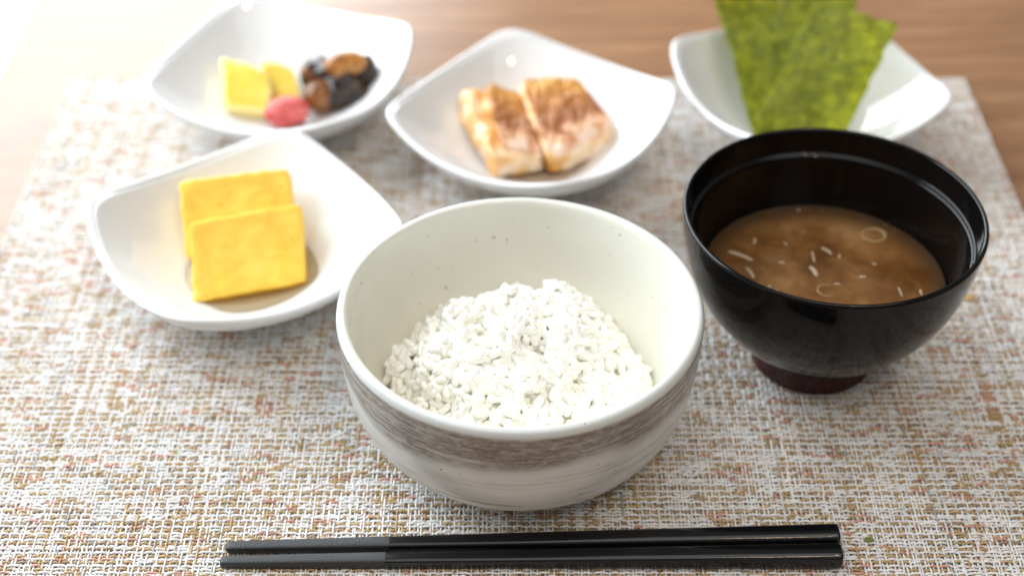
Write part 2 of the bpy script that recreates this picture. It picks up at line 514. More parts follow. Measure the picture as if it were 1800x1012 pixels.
# ---------------------------------------------------------------- woven placemat
def placemat():
    root = tag(empty('placemat', (0, 50, -0.16)), 'beige, white and coral woven vinyl placemat under all the dishes', 'placemat')
    X0, X1, Y0, Y1 = -22.6, 23.3, 31.0, 66.95
    nw = int((X1 - X0) / 0.137); nf = int((Y1 - Y0) / 0.148)
    wx = np.linspace(X0 + .05, X1 - .05, nw) + np.cumsum(rng.normal(0, 0.0, nw)) + rng.normal(0, 0.024, nw)
    wy = np.linspace(Y0 + .05, Y1 - .05, nf) + rng.normal(0, 0.012, nf)
    # weave: True where the weft lies on top
    up = np.zeros((nf, nw), bool)
    for j in range(nf):
        i = int(rng.integers(0, 3)); bright = (j % 2 == 0)
        while i < nw:
            run = int(rng.choice([1, 2, 2, 3, 3] if bright else [1, 1, 2, 2]))
            up[j, i:i + run] = True
            i += run + (1 if (bright or rng.random() < 0.6) else 2)
    A = 0.034
    def strand_colors(n, pick, lo, hi):
        out = np.zeros((n, 3)); i = 0
        while i < n:
            k = int(rng.integers(lo, hi)); out[i:i + k] = pick(); i += k
        return out
    white = np.array([0.83, 0.82, 0.81]); pale = np.array([0.72, 0.76, 0.78]); pinkw = np.array([0.76, 0.72, 0.68])
    coral = np.array([0.62, 0.32, 0.25]); ochre = np.array([0.48, 0.32, 0.15]); brown = np.array([0.32, 0.21, 0.12]); tan = np.array([0.50, 0.35, 0.18])
    grey = np.array([0.36, 0.40, 0.40])
    def jit(c): return np.clip(c * rng.normal(1, 0.06) + rng.normal(0, 0.01, 3), 0.01, 0.85)
    def pick_bright():
        r = rng.random()
        return jit(white if r < 0.46 else pinkw if r < 0.83 else coral if r < 0.93 else tan)
    def pick_ochre():
        r = rng.random()
        return jit(ochre if r < 0.33 else brown if r < 0.43 else tan if r < 0.66 else pinkw if r < 0.86 else white)
    def pick_warp():
        r = rng.random()
        return jit(white if r < 0.64 else pale if r < 0.84 else grey if r < 0.90 else ochre)
    S = 4   # open arc of 4 points: 3 faces
    ang = np.radians([200, 122, 58, -20])
    def build(name, along, cross, zc, cols, axis, ry, rz):
        """along (m,) positions, cross (k,m) lateral, zc (k,m) heights, cols (k,m,3)"""
        k, m = zc.shape
        V = np.zeros((k, m, S, 3), np.float32)
        for s in range(S):
            lat = cross + math.cos(ang[s]) * ry
            zz = zc + math.sin(ang[s]) * rz
            if axis == 'x':
                V[:, :, s, 0] = along[None, :] if along.ndim == 1 else along; V[:, :, s, 1] = lat
            else:
                V[:, :, s, 1] = along[None, :] if along.ndim == 1 else along; V[:, :, s, 0] = lat
            V[:, :, s, 2] = zz
        C = np.ones((k, m, S, 4), np.float32); C[..., :3] = cols[:, :, None, :]
        base = np.arange(k * m * S).reshape(k, m, S)
        a = base[:, :-1, :-1]; b = base[:, 1:, :-1]; c = base[:, 1:, 1:]; d = base[:, :-1, 1:]
        Q = np.stack([a, d, c, b] if axis == 'x' else [a, b, c, d], -1).reshape(-1, 4)
        V = V.reshape(-1, 3) - np.array([0, 50, -0.16], np.float32)
        o = quad_mesh(name, V, Q, M_YARN, root, C.reshape(-1, 4))
        tag(o, kind='stuff'); return o
    def dense(z):      # crossings plus midpoints
        k, n = z.shape; out = np.zeros((k, 2 * n - 1)); out[:, ::2] = z
        mid = (z[:, :-1] + z[:, 1:]) / 2
        same = (np.sign(z[:, :-1]) == np.sign(z[:, 1:]))
        out[:, 1::2] = np.where(same, mid * 1.25, mid)
        return out
    def dn(p): 
        out = np.zeros(2 * len(p) - 1); out[::2] = p; out[1::2] = (p[:-1] + p[1:]) / 2; return out
    # wefts, along x
    zc = np.where(up, A, -A * 0.8) + rng.normal(0, 0.004, up.shape)
    zw = dense(zc)
    dx = dn(wx)
    lowx = np.stack([0.02 * np.sin(dx * rng.uniform(.15, .5) + rng.uniform(0, 6)) for _ in range(nf)])
    cols = np.stack([np.repeat(strand_colors(nw, pick_bright if j % 2 == 0 else pick_ochre, 2, 7), 2, axis=0)[:-1] for j in range(nf)])
    build('weft_threads', dx, wy[:, None] + lowx, zw - 0.072, cols, 'x', 0.049, 0.035)
    # warps, along y
    zc = np.where(up.T, -A, A * 0.9) + rng.normal(0, 0.004, up.T.shape)
    zw = dense(zc)
    dy = dn(wy)
    lowy = np.stack([0.022 * np.sin(dy * rng.uniform(.1, .4) + rng.uniform(0, 6)) for _ in range(nw)])
    cols = np.stack([np.repeat(strand_colors(nf, pick_warp, 8, 60), 2, axis=0)[:-1] for i in range(nw)])
    build('warp_threads', dy, wx[:, None] + lowy, zw - 0.072, cols, 'y', 0.037, 0.036)
    # added dark sheet, painting the shade in the gaps of the weave
    gap_mat = m_plain('gap_shade', (0.25, 0.20, 0.165), 0.8)
    mesh_from('gap_shade_sheet', [(X0, Y0 - 50, 0.015), (X1, Y0 - 50, 0.015), (X1, Y1 - 50, 0.015), (X0, Y1 - 50, 0.015)], [(0, 1, 2, 3)], gap_mat, root, smooth=False)
placemat()

# ---------------------------------------------------------------- rice bowl
RB = np.array([0.28, 41.0, 0.0])
rb = tag(empty('rice_bowl', RB), 'white speckled stoneware bowl with brushed brown band, holding the rice', 'bowl')
outer = catmull([(3.2, 0.62), (3.75, 0.62), (4.20, 0.80), (4.85, 1.18), (5.50, 1.78), (5.97, 2.55), (6.28, 3.5), (6.45, 4.8), (6.52, 6.0),
                 (6.52, 6.28), (6.46, 6.46), (6.35, 6.53), (6.22, 6.52), (6.12, 6.40), (6.08, 6.15), (6.02, 5.4), (5.88, 4.4), (5.60, 3.4), (5.10, 2.5), (4.4, 1.75), (3.3, 1.15), (1.7, 0.88), (0.0, 0.82)], 6)
lathe('body', outer, M_GLAZE, rb, seg=160, wob=0.006, seed=3)
lathe('foot', catmull([(0.0, 0.35), (2.3, 0.35), (2.5, 0.02), (2.7, -0.015), (3.05, 0.0), (3.18, 0.15), (3.25, 0.63)], 4), M_GLAZE, rb, seg=96)

# ---------------------------------------------------------------- rice
def rice():
    root = tag(empty('rice_serving', RB + np.array([0, 0, 0.84])), 'mound of glossy white cooked rice heaped inside the speckled bowl', 'rice')
    base = RB + np.array([0, 0, 0.84])
    c0 = np.array([RB[0] + 0.12, RB[1] + 0.1])
    prof = np.array([(0, 4.92), (1.5, 4.90), (2.2, 4.75), (2.8, 4.42), (3.4, 3.92), (4.0, 3.35), (4.5, 2.85), (4.85, 2.45), (5.1, 2.1), (6, 1.6)])
    clumps = []
    for _ in range(4000):
        rr = 5.0 * math.sqrt(random.random()); a = random.uniform(0, 2 * math.pi)
        q = (c0[0] + rr * math.cos(a), c0[1] + rr * math.sin(a))
        if all(math.hypot(q[0] - k[0], q[1] - k[1]) > 0.95 for k in clumps):
            clumps.append((q[0], q[1], random.uniform(0.50, 0.78), random.uniform(0.22, 0.52)))
    grid = {}
    for c in clumps:
        for ix in (-1, 0, 1):
            for iy in (-1, 0, 1): grid.setdefault((int(c[0] // 1) + ix, int(c[1] // 1) + iy), []).append(c)
    def bump(x, y):
        b = 0.0
        for (kx, ky, kr, kh) in grid.get((int(x // 1), int(y // 1)), ()):
            d2 = ((x - kx) ** 2 + (y - ky) ** 2) / (kr * kr)
            if d2 < 1: b = max(b, kh * math.sqrt(1 - d2))
        return b
    def H(x, y):
        dx, dy = x - c0[0], y - c0[1]
        r = math.hypot(dx, dy)
        a = math.atan2(dy, dx)
        r2 = r * (1 + 0.05 * math.sin(2 * a + 0.8) + 0.04 * math.sin(3 * a + 2.0))
        z = np.interp(r2, prof[:, 0], prof[:, 1])
        z += 0.62 * mnoise.noise(Vector((x * 0.62, y * 0.62, 3.1))) + bump(x, y) - 0.22
        return z
    def N(x, y, e=0.25):
        n = Vector((-(H(x + e, y) - H(x - e, y)) / (2 * e), -(H(x, y + e) - H(x, y - e)) / (2 * e), 1.0)); return n.normalized()
    def grain_mesh(k):
        r = random.Random(k); V = []; F = []
        nu, nv = 8, 7
        L = r.uniform(0.28, 0.40); W = r.uniform(0.135, 0.170); bend = r.uniform(-0.06, 0.06); T = r.uniform(0.86, 1.0); tp = r.uniform(-0.12, 0.12)
        for i in range(nv + 1):
            t = -1 + 2 * i / nv
            ts = math.sin(t * math.pi / 2)
            rad = W * (1 - abs(ts) ** 4.5) ** 0.5 * (1 + tp * ts)
            if i in (0, nv):
                V.append((ts * L, bend * ts * ts, 0)); continue
            for j in range(nu):
                a = 2 * math.pi * j / nu
                V.append((ts * L, bend * ts * ts + rad * math.cos(a), rad * T * math.sin(a)))
        def vi(i, j): return 0 if i == 0 else (len(V) - 1 if i == nv else 1 + (i - 1) * nu + j % nu)
        for i in range(nv):
            for j in range(nu):
                q = [vi(i, j), vi(i, j + 1), vi(i + 1, j + 1), vi(i + 1, j)]
                q2 = []
                for x in q:
                    if x not in q2: q2.append(x)
                F.append(q2[::-1])
        return np.array(V), F
    variants = [grain_mesh(k) for k in range(6)]
    meshes = []
    for k, (V, F) in enumerate(variants):
        me = bpy.data.meshes.new('rice_grain'); me.from_pydata([tuple(p) for p in V * CM], [], F)
        me.polygons.foreach_set('use_smooth', [True] * len(me.polygons)); me.materials.append(M_RICE); me.update(); meshes.append(me)
    eye = Vector((0, 0, 40.7))
    grains = []
    def throw(n, off, dmin, tilt, layer, accept=None):
        pts = []; cell = {}
        for _ in range(n):
            rr = 5.25 * math.sqrt(random.random()); a = random.uniform(0, 2 * math.pi)
            x, y = c0[0] + rr * math.cos(a), c0[1] + rr * math.sin(a)
            nn = N(x, y)
            if random.random() > 0.55 / max(nn.z, 0.55): continue
            p = Vector((x, y, H(x, y))) + nn * (off + random.gauss(0, 0.03))
            if math.hypot(p.x - RB[0], p.y - RB[1]) > np.interp(p.z, [1, 1.75, 2.5, 3.4, 4.4, 6], [3.0, 4.2, 4.9, 5.35, 5.6, 5.7]) - 0.12: continue
            if accept and not accept(p): continue
            key = (int(p.x // dmin), int(p.y // dmin), int(p.z // dmin)); bad = False
            for ix in (-1, 0, 1):
                for iy in (-1, 0, 1):
                    for iz in (-1, 0, 1):
                        for q in cell.get((key[0] + ix, key[1] + iy, key[2] + iz), ()):
                            if (q - p).length < dmin: bad = True
            if bad: continue
            cell.setdefault(key, []).append(p)
            t1 = nn.orthogonal().normalized(); t2 = nn.cross(t1)
            b = random.uniform(0, 2 * math.pi)
            d = (t1 * math.cos(b) + t2 * math.sin(b) + nn * random.gauss(0, tilt)).normalized()
            up_ = (nn - d * nn.dot(d)); up_ = up_.normalized() if up_.length > .05 else d.orthogonal().normalized()
            side = up_.cross(d)
            M = Matrix((d, side, up_)).transposed()
            s = random.uniform(0.88, 1.10)
            # does the front rim hide it?
            ray = eye - p; k = (6.5 - p.z) / ray.z; hit = p + ray * k
            vis = nn.dot(ray.normalized()); hid = p.z < 6.5 and math.hypot(hit.x - RB[0], hit.y - RB[1]) > 5.95
            grains.append((p, M, s, random.randrange(6), layer, -9 if hid else vis))
    clump = lambda p: bump(p.x, p.y) > 0.16 and mnoise.noise(p * 0.5 + Vector((4, 1, 7))) > -0.2
    throw(16000, 0.15, 0.27, 0.50, 2, clump)
    throw(16000, 0.0, 0.255, 0.42, 1)
    throw(6000, -0.20, 0.34, 0.3, 0)
    score = lambda g: g[5] + 0.7 * g[4] - (9 if g[4] == 0 else 0)
    grains.sort(key=score, reverse=True)
    first = grains[:300]; rest = grains[300:]
    B = Vector(base)
    for (p, M, s, k, l, v) in first:
        o = bpy.data.objects.new('rice_grain', meshes[k]); 
        o.matrix_local = Matrix.Translation((p - B) * CM) @ M.to_4x4() @ Matrix.Scale(s, 4)
        link(o, root)
    V = []; F = []; n = 0
    for (p, M, s, k, l, v) in rest:
        gv, gf = variants[k]
        R = np.array(M) * s
        V.append(gv @ R.T + np.array(p - B)); F += [tuple(x + n for x in f) for f in gf]; n += len(gv)
    # sticky mass beneath the grains, closed, fused with them
    nr, ns = 16, 48; n0 = n; W = []
    for i in range(nr + 1):
        r = 5.2 * max(i, 0.02) / nr
        for j in range(ns):
            a = 2 * math.pi * j / ns; x, y = c0[0] + r * math.cos(a), c0[1] + r * math.sin(a)
            W.append((x - base[0], y - base[1], max(H(x, y) - 0.34, 1.75 if r < 4.3 else 2.0) - base[2]))
    for i in range(nr):
        for j in range(ns):
            F.append((n0 + i * ns + j, n0 + (i + 1) * ns + j, n0 + (i + 1) * ns + (j + 1) % ns, n0 + i * ns + (j + 1) % ns))
    low = n0 + len(W)
    for j in range(ns):
        a = 2 * math.pi * j / ns; W.append((c0[0] + 3.6 * math.cos(a) - base[0], c0[1] + 3.6 * math.sin(a) - base[1], 1.5 - base[2]))
    for j in range(ns):
        k = (j + 1) % ns
        F.append((n0 + nr * ns + j, low + j, low + k, n0 + nr * ns + k))
    F.append(tuple(low + j for j in range(ns))[::-1]); F.append(tuple(n0 + j for j in range(ns)))
    V.append(np.array(W))
    o = tag(mesh_from('packed_rice_grains', np.concatenate(V), F, M_RICE_MASS, root), kind='stuff')
rice()

# ---------------------------------------------------------------- soup bowl
SB = np.array([12.09, 45.62, 0.0])
sb = tag(empty('soup_bowl', SB), 'black lacquer footed bowl holding the brown miso soup', 'bowl')
body = catmull([(2.3, 1.12), (2.62, 1.16), (3.0, 1.42), (3.62, 2.02), (4.25, 2.80), (4.80, 3.65), (5.28, 4.85), (5.56, 6.2), (5.65, 7.0), (5.655, 7.16), (5.60, 7.235), (5.53, 7.235), (5.47, 7.16),
                (5.44, 6.9), (5.38, 6.35), (5.34, 6.20), (5.22, 6.13), (5.17, 6.02), (5.10, 5.6), (4.88, 4.6), (4.55, 3.6), (3.9, 2.7), (2.8, 1.95), (1.4, 1.6), (0, 1.55)], 6)
lathe('body', body, M_LACQ, sb, seg=160)
lathe('foot', catmull([(0, 0.6), (1.9, 0.6), (2.1, 0.05), (2.2, -0.01), (2.36, 0.0), (2.42, 0.08), (2.38, 0.5), (2.40, 0.9), (2.55, 1.16)], 5), M_FOOT, sb, seg=96)

def soup():
    z = 4.02
    prof = [(0, z), (2, z), (3.6, z), (4.4, z), (4.52, z + 0.004), (4.62, z + 0.012), (4.675, z + 0.04), (4.64, 3.95), (4.40, 3.50), (3.8, 2.75), (2.7, 2.03), (1.4, 1.68), (0, 1.62)]
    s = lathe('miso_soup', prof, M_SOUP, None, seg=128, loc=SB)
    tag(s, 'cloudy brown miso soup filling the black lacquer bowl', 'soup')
    def ring(x, y, r, tr, label, tilt=0.0):
        V = []; F = []; a, b = 36, 8
        for i in range(a):
            t = 2 * math.pi * i / a
            for j in range(b):
                u = 2 * math.pi * j / b
                rr = r + tr * math.cos(u)
                V.append((rr * math.cos(t), rr * 0.92 * math.sin(t), tr * 1.1 * math.sin(u) + tilt * rr * math.cos(t)))
        for i in range(a):
            for j in range(b):
                F.append((i * b + j, ((i + 1) % a) * b + j, ((i + 1) % a) * b + (j + 1) % b, i * b + (j + 1) % b))
        tag(mesh_from('scallion_ring', V, F, M_LEEK, None, loc=(x, y, z - 0.045)), label, 'scallion', 'scallion rings in the soup')
    ring(14.55, 48.3, 0.46, 0.085, 'larger pale scallion ring floating near the far right of the soup', 0.05)
    ring(12.1, 44.8, 0.36, 0.06, 'small faint scallion ring half sunk in the middle of the soup', -0.10)
    def shred(pts, r, label, mat=M_ONION):
        tag(tube('onion_shred', [(p[0], p[1], z - 0.018 + p[2]) for p in pts], r, mat, None, 8, 0.55), label, 'onion shred', 'onion shreds in the soup')
    shred([(8.55, 47.25, .0), (9.0, 47.0, .03), (9.5, 46.65, .0)], .10, 'pale tan onion strip at the left edge of the soup')
    shred([(9.15, 46.25, .0), (9.3, 45.9, .02), (9.4, 45.5, -.02)], .085, 'short bent onion bit below the strip at the left edge of the soup')
    shred([(11.9, 47.4, -.02), (11.9, 46.9, .02), (11.88, 46.4, -.02)], .05, 'thin upright onion thread behind the centre of the soup')
    shred([(12.25, 47.55, -.02), (12.5, 47.3, .02), (12.7, 47.0, -.02)], .07, 'whitish onion shred just left of the larger scallion ring')
    shred([(11.65, 46.3, .0), (11.8, 46.0, .025), (11.85, 45.65, .0)], .10, 'thick white onion bit at the centre of the soup')
    shred([(10.38, 43.75, -.02), (10.58, 43.95, .03), (10.75, 44.2, .0)], .075, 'bright white onion bit near the front left of the soup')
    shred([(11.3, 43.6, -.02), (11.6, 43.35, .02), (11.85, 42.95, -.03)], .085, 'curved pale onion shred at the front edge of the soup')
    shred([(13.4, 43.1, -.02), (13.45, 42.85, .02), (13.43, 42.5, -.02)], .055, 'left leg of the V of two onion threads at the front rim')
    shred([(13.5, 43.1, -.03), (13.75, 42.85, .01), (13.98, 42.55, -.02)], .045, 'right leg of the V of two onion threads at the front rim')
    shred([(14.75, 43.35, .0), (15.0, 43.55, .06), (15.3, 43.6, .0)], .095, 'brightest white onion piece near the front right of the soup')
    shred([(14.85, 45.25, -.02), (14.9, 44.7, .01), (14.95, 44.1, -.03)], .04, 'long thin onion thread in the right half of the soup')
    shred([(15.75, 45.0, -.03), (15.68, 44.7, .01), (15.72, 44.35, -.03)], .05, 'faint short onion thread near the right wall of the bowl')
    shred([(12.35, 45.2, -.02), (12.55, 45.2, .01), (12.75, 45.15, -.02)], .05, 'tiny onion fleck beside the small scallion ring')
    shred([(10.45, 46.5, -.02), (10.6, 46.55, .02), (10.75, 46.5, -.02)], .06, 'small pale onion fleck left of the soup centre')
    extra = [((9.9, 45.0), 'pale onion crumb in front of the bent onion bit on the left'), ((10.15, 44.75), 'second pale onion crumb left of the small scallion ring'),
             ((12.9, 46.9), 'faint onion sliver between the soup centre and the larger scallion ring'), ((13.6, 45.6), 'dim onion sliver right of the soup centre'),
             ((10.9, 47.7), 'dim onion sliver toward the far wall of the soup bowl'), ((12.7, 43.6), 'pale onion sliver in front of the small scallion ring'),
             ((14.2, 46.4), 'dim onion sliver just in front of the larger scallion ring'), ((9.7, 47.9), 'dark-edged onion sliver at the far left of the soup')]
    for q, ((ex, ey), lab) in enumerate(extra):
        a = q * 1.9 + 0.4; ln = (0.14, 0.12, 0.3, 0.24, 0.28, 0.26, 0.2, 0.3)[q]
        shred([(ex - ln * math.cos(a), ey - ln * math.sin(a), -.03), (ex + .03, ey + .04, .005), (ex + ln * math.cos(a + .5), ey + ln * math.sin(a + .5), -.03)], (.07, .06, .05, .06, .05, .06, .05, .07)[q], lab)
    # a few bubbles where the broth meets the far wall
    for (bx, by, br) in ((-0.02, 4.42, .07), (0.13, 4.36, .06), (0.06, 4.25, .055), (0.62, 4.28, .07), (3.05, 3.3, .05), (3.35, 2.95, .06)):
        bm = bmesh.new(); bmesh.ops.create_icosphere(bm, subdivisions=2, radius=br * CM)
        me = bpy.data.meshes.new('bubble'); bm.to_mesh(me); bm.free(); me.materials.append(M_SOUP)
        me.polygons.foreach_set('use_smooth', [True] * len(me.polygons))
        o = bpy.data.objects.new('bubble', me); o.location = (bx * CM, by * CM, z * CM); link(o, s)
soup()

# ---------------------------------------------------------------- square plates
def plate_rim(th):
    s, Rs, m, zm, zc, q = 5.83, 14.04, 18.2, 3.05, 3.60, 1.07
    e = Rs - s; acc = 0
    for k in range(4):
        c = np.cos(th - k * np.pi / 2); si = np.sin(th - k * np.pi / 2)
        acc = acc + (-e * c + np.sqrt(np.maximum(Rs ** 2 - e ** 2 * si ** 2, 1e-6))) ** (-m)
    r = acc ** (-1 / m)
    w = np.clip((r - 5.83) / (6.62 - 5.83), 0, None)
    return r, zm + (zc - zm) * w ** q

def plate_height(d):          # interior height over the mat at fraction d of the rim radius
    return 0.55 + 2.5 * max(0, (d - 0.22) / 0.78) ** 1.75

def make_plate(mesh=[None]):
    if mesh[0]: return mesh[0]
    seg = 144; th = np.linspace(0, 2 * np.pi, seg, endpoint=False)
    R, Z = plate_rim(th)
    prof = []       # (kind, fraction of rim radius, height fraction, absolute dz)
    inner = [0, .1, .2, .28, .36, .44, .52, .60, .68, .76, .83, .89, .93, .955]
    V = []; F = []; rows = []
    ts = [('i', t) for t in inner] + [('r', k) for k in range(7)] + [('o', t) for t in (0.93, 0.86, 0.78, 0.68, 0.58, 0.50, 0.45)] + [('f', k) for k in range(5)]
    for kind, t in ts:
        row = []
        for i in range(seg):
            c, s = math.cos(th[i]), math.sin(th[i]); r0, z0 = R[i], Z[i]
            if kind == 'i':
                # soften from a round well to the square rim
                rr = (r0 * t) if t > .5 else (r0 * t * (t / .5) + 6.1 * t * (1 - t / .5))
                g = max(0, (t - 0.22) / 0.735) ** 1.75
                z = 0.55 + (z0 - 0.06 - 0.55) * g
            elif kind == 'r':
                a = math.pi * (1.0 - t / 6.0) * 1.0
                cx = r0 * 0.978; rr = cx + 0.145 * math.cos(a) * 1.0; z = z0 - 0.10 + 0.13 * math.sin(a)
            elif kind == 'o':
                g = max(0, (t - 0.22) / 0.78) ** 1.6
                rr = r0 * t if t > .5 else (r0 * t * .5 + 6.1 * t * .5); z = 0.22 + (z0 - 0.42 - 0.22) * g
            else:
                rr = [2.72, 2.66, 2.60, 2.35, 2.30][t]; z = [0.35, 0.05, 0.0, 0.0, 0.3][t]
            row.append(len(V)); V.append((rr * c, rr * s, z))
        rows.append(row)
    for a, b in zip(rows[:-1], rows[1:]):
        for i in range(seg):
            j = (i + 1) % seg
            F.append((a[i], b[i], b[j], a[j]))
    F.append(tuple(reversed(rows[-1])))
    me = bpy.data.meshes.new('square_plate')
    me.from_pydata([tuple(np.array(p) * CM) for p in V], [], F)
    me.polygons.foreach_set('use_smooth', [True] * len(me.polygons)); me.materials.append(M_PORC); me.update()
    bm = bmesh.new(); bm.from_mesh(me); bmesh.ops.remove_doubles(bm, verts=bm.verts, dist=1e-6); bmesh.ops.recalc_face_normals(bm, faces=bm.faces)
    bm.to_mesh(me); bm.free()
    me.polygons.foreach_set('use_smooth', [True] * len(me.polygons))
    mesh[0] = me
    return me

PL = [((-11.065, 49.99), 35.5, 'white square porcelain plate under the two yellow omelette slices'),
      ((-11.13, 62.97), 68.9, 'white square porcelain plate holding the yellow pickles and plum'),
      ((0.94, 58.88), 53.6, 'white square porcelain plate under the two grilled fish pieces'),
      ((13.99, 61.64), 21.5, 'white square porcelain plate holding the green seaweed sheets')]
for (x, y), a, lab in PL:
    o = bpy.data.objects.new('square_plate', make_plate())
    o.location = (x * CM, y * CM, 0); o.rotation_euler = (0, 0, math.radians(a))
    tag(link(o), lab, 'plate', 'white square plates')

# ---------------------------------------------------------------- omelette slices
def slab(name, p_bl, p_br, up_dir, L, nrm, T, label, seed):
    """front face spanned from its lower edge p_bl..p_br along up_dir, thickness T against nrm"""
    bl, br = np.array(p_bl, float), np.array(p_br, float)
    u = np.array(up_dir, float); u /= np.linalg.norm(u)
    w = np.array(nrm, float); w /= np.linalg.norm(w)
    o0 = (bl + br) / 2
    c = [bl - w * T, br - w * T, br + u * L - w * T, bl + u * L - w * T, bl, br, br + u * L, bl + u * L]
    o = chunk(name, [p - o0 for p in c], M_EGG, None, n=40, rho=0.11, amp=0.06, freq=1.2, seed=seed, loc=o0)
    return tag(o, label, 'omelette', 'rolled omelette slices')
al = math.radians(35)
UP = np.array([-0.10, math.cos(al), math.sin(al)]); NR = np.array([0.0, -math.sin(al), math.cos(al)])
slab('omelette_slice', (-13.10, 47.62, 1.10), (-8.62, 48.95, 1.10), UP, 3.45, NR, 1.02, 'nearer yellow rolled omelette slice, leaning on the other one', 1)
slab('omelette_slice', (-13.75, 50.05, 1.50), (-9.15, 50.95, 1.55), UP + np.array([-.05, 0, 0]), 3.45, NR, 1.05, 'farther yellow rolled omelette slice, partly covered by the nearer one', 5)

def m_broth(name, col):
    t = NT(name)
    tr = t.node('ShaderNodeBsdfTransparent'); tr.inputs[0].default_value = (*col, 1)
    gl = t.node('ShaderNodeBsdfGlossy'); gl.inputs['Roughness'].default_value = 0.03
    fr = t.node('ShaderNodeFresnel'); fr.inputs[0].default_value = 1.33
    mx = t.node('ShaderNodeMixShader'); t.l(fr.outputs[0], mx.inputs[0]); t.l(tr.outputs[0], mx.inputs[1]); t.l(gl.outputs[0], mx.inputs[2]); t.l(mx.outputs[0], t.out.inputs[0])
    return t.m
def puddle(x, y, z, r, col, name, label, cat, seed):
    V = [(0, 0, 0)]; F = []; n = 72
    for q, f in enumerate((0.5, 0.9, 0.97, 1.0)):
        for i in range(n):
            a = 2 * math.pi * i / n; k = 1 + 0.05 * mnoise.noise(Vector((math.cos(a) * 1.5 + seed, math.sin(a) * 1.5, 0)))
            V.append((r * f * k * math.cos(a), r * f * k * math.sin(a), (0, 0, -0.02, -0.07)[q]))
    for i in range(n): F.append((0, 1 + i, 1 + (i + 1) % n))
    for q in range(3):
        for i in range(n):
            j = (i + 1) % n; F.append((1 + q * n + i, 1 + (q + 1) * n + i, 1 + (q + 1) * n + j, 1 + q * n + j))
    tag(mesh_from(name, V, F, m_broth(name, col), None, loc=(x, y, z)), label, cat)
puddle(-11.0, 49.95, 0.93, 2.95, (1.0, 0.91, 0.74), 'egg_broth', 'thin amber broth pooled under the omelette slices', 'broth', 1)
puddle(1.6, 58.75, 0.93, 2.9, (0.96, 0.87, 0.77), 'fish_oil', 'thin brown juices pooled under the grilled fish', 'juice', 4)

# ---------------------------------------------------------------- grilled fish
def fish(loc, flesh_c, skin_c, label, seed):
    loc = np.array(loc, float)
    r = tag(empty('fish_piece', loc), label, 'fish', 'grilled fish pieces')
    chunk('flesh', [np.array(c) - loc for c in flesh_c], M_FLESH, r, n=30, rho=0.20, amp=0.17, freq=1.2, seed=seed)
    chunk('skin', [np.array(c) - loc for c in skin_c], M_SKIN, r, n=28, rho=0.26, amp=0.09, freq=1.5, seed=seed + 1)
def lift(c, d): return [tuple(np.array(p) + np.array(d)) for p in c]
# left piece: skin slopes to the right, cut flesh shows on the left
top = [(-0.45, 57.1, 2.35), (1.45, 57.4, 1.95), (0.42, 61.6, 2.35), (-1.25, 61.7, 3.0)]
bot = [(-0.85, 56.75, 0.85), (1.55, 57.35, 0.85), (0.45, 61.5, 1.1), (-2.75, 60.9, 1.45)]
mid = [(-0.95, 56.7, 2.15), (1.42, 57.2, 1.75), (0.38, 61.7, 2.2), (-2.45, 61.7, 2.75)]
fish((-0.6, 59.0, 0.7), bot + mid, lift(mid, (0.25, 0, -.25))[:0] + [(-0.42, 57.15, 2.0), (1.36, 57.45, 1.6), (0.45, 61.75, 2.1), (-1.3, 61.8, 2.6)] + lift(top, (0, 0, .05)), 'left grilled fish piece with pale flesh facing left and browned skin', 11)
top = [(1.75, 56.7, 2.2), (4.85, 59.35, 2.1), (3.1, 62.3, 2.85), (0.42, 62.0, 3.0)]
bot = [(1.80, 57.0, 0.80), (4.80, 59.0, 0.95), (3.1, 62.3, 1.25), (0.45, 61.7, 1.15)]
mid = [(1.65, 56.75, 2.0), (4.88, 59.25, 1.9), (3.15, 62.4, 2.6), (0.22, 61.95, 2.8)]
fish((2.5, 59.5, 0.7), bot + mid, [tuple(np.array(p) - np.array((0, 0, .42))) for p in top] + lift(top, (0, 0, .05)), 'right grilled fish piece, skin side up with golden brown stripes', 23)

# ---------------------------------------------------------------- pickles
def radish(face, T, label, seed):
    """thick half-moon slice of pickled radish: its cut face given by four corners, rind rounded on one side"""
    f = [np.array(p, float) for p in face]
    nrm = np.cross(f[1] - f[0], f[3] - f[0]); nrm /= np.linalg.norm(nrm)
    loc = sum(f) / 4 - nrm * T / 2
    def moon(p):          # rounds the upper right of the outline into an arc
        p = np.array(p); x, y = p[0], p[1]
        k = max(0.0, x + y - 0.9)
        p[0] -= 0.26 * k; p[1] -= 0.26 * k
        return p
    o = chunk('pickled_radish', [p - nrm * T - loc for p in f] + [p - loc for p in f], M_TAK, None, n=22, rho=0.22, amp=0.05, freq=0.8, seed=seed, shape=moon, loc=loc)
    return tag(o, label, 'pickle', 'yellow pickled radish slices')
radish([(-13.97, 61.95, 1.35), (-11.80, 61.75, 1.25), (-11.55, 64.0, 2.3), (-14.45, 64.85, 2.55)], 0.85, 'nearer yellow pickled radish slice, its glossy cut face toward the viewer', 2)
radish([(-12.3, 62.75, 1.15), (-10.35, 62.95, 1.30), (-10.65, 64.75, 2.15), (-12.4, 64.75, 2.35)], 0.75, 'farther pale yellow pickled radish slice, behind the plum', 6)

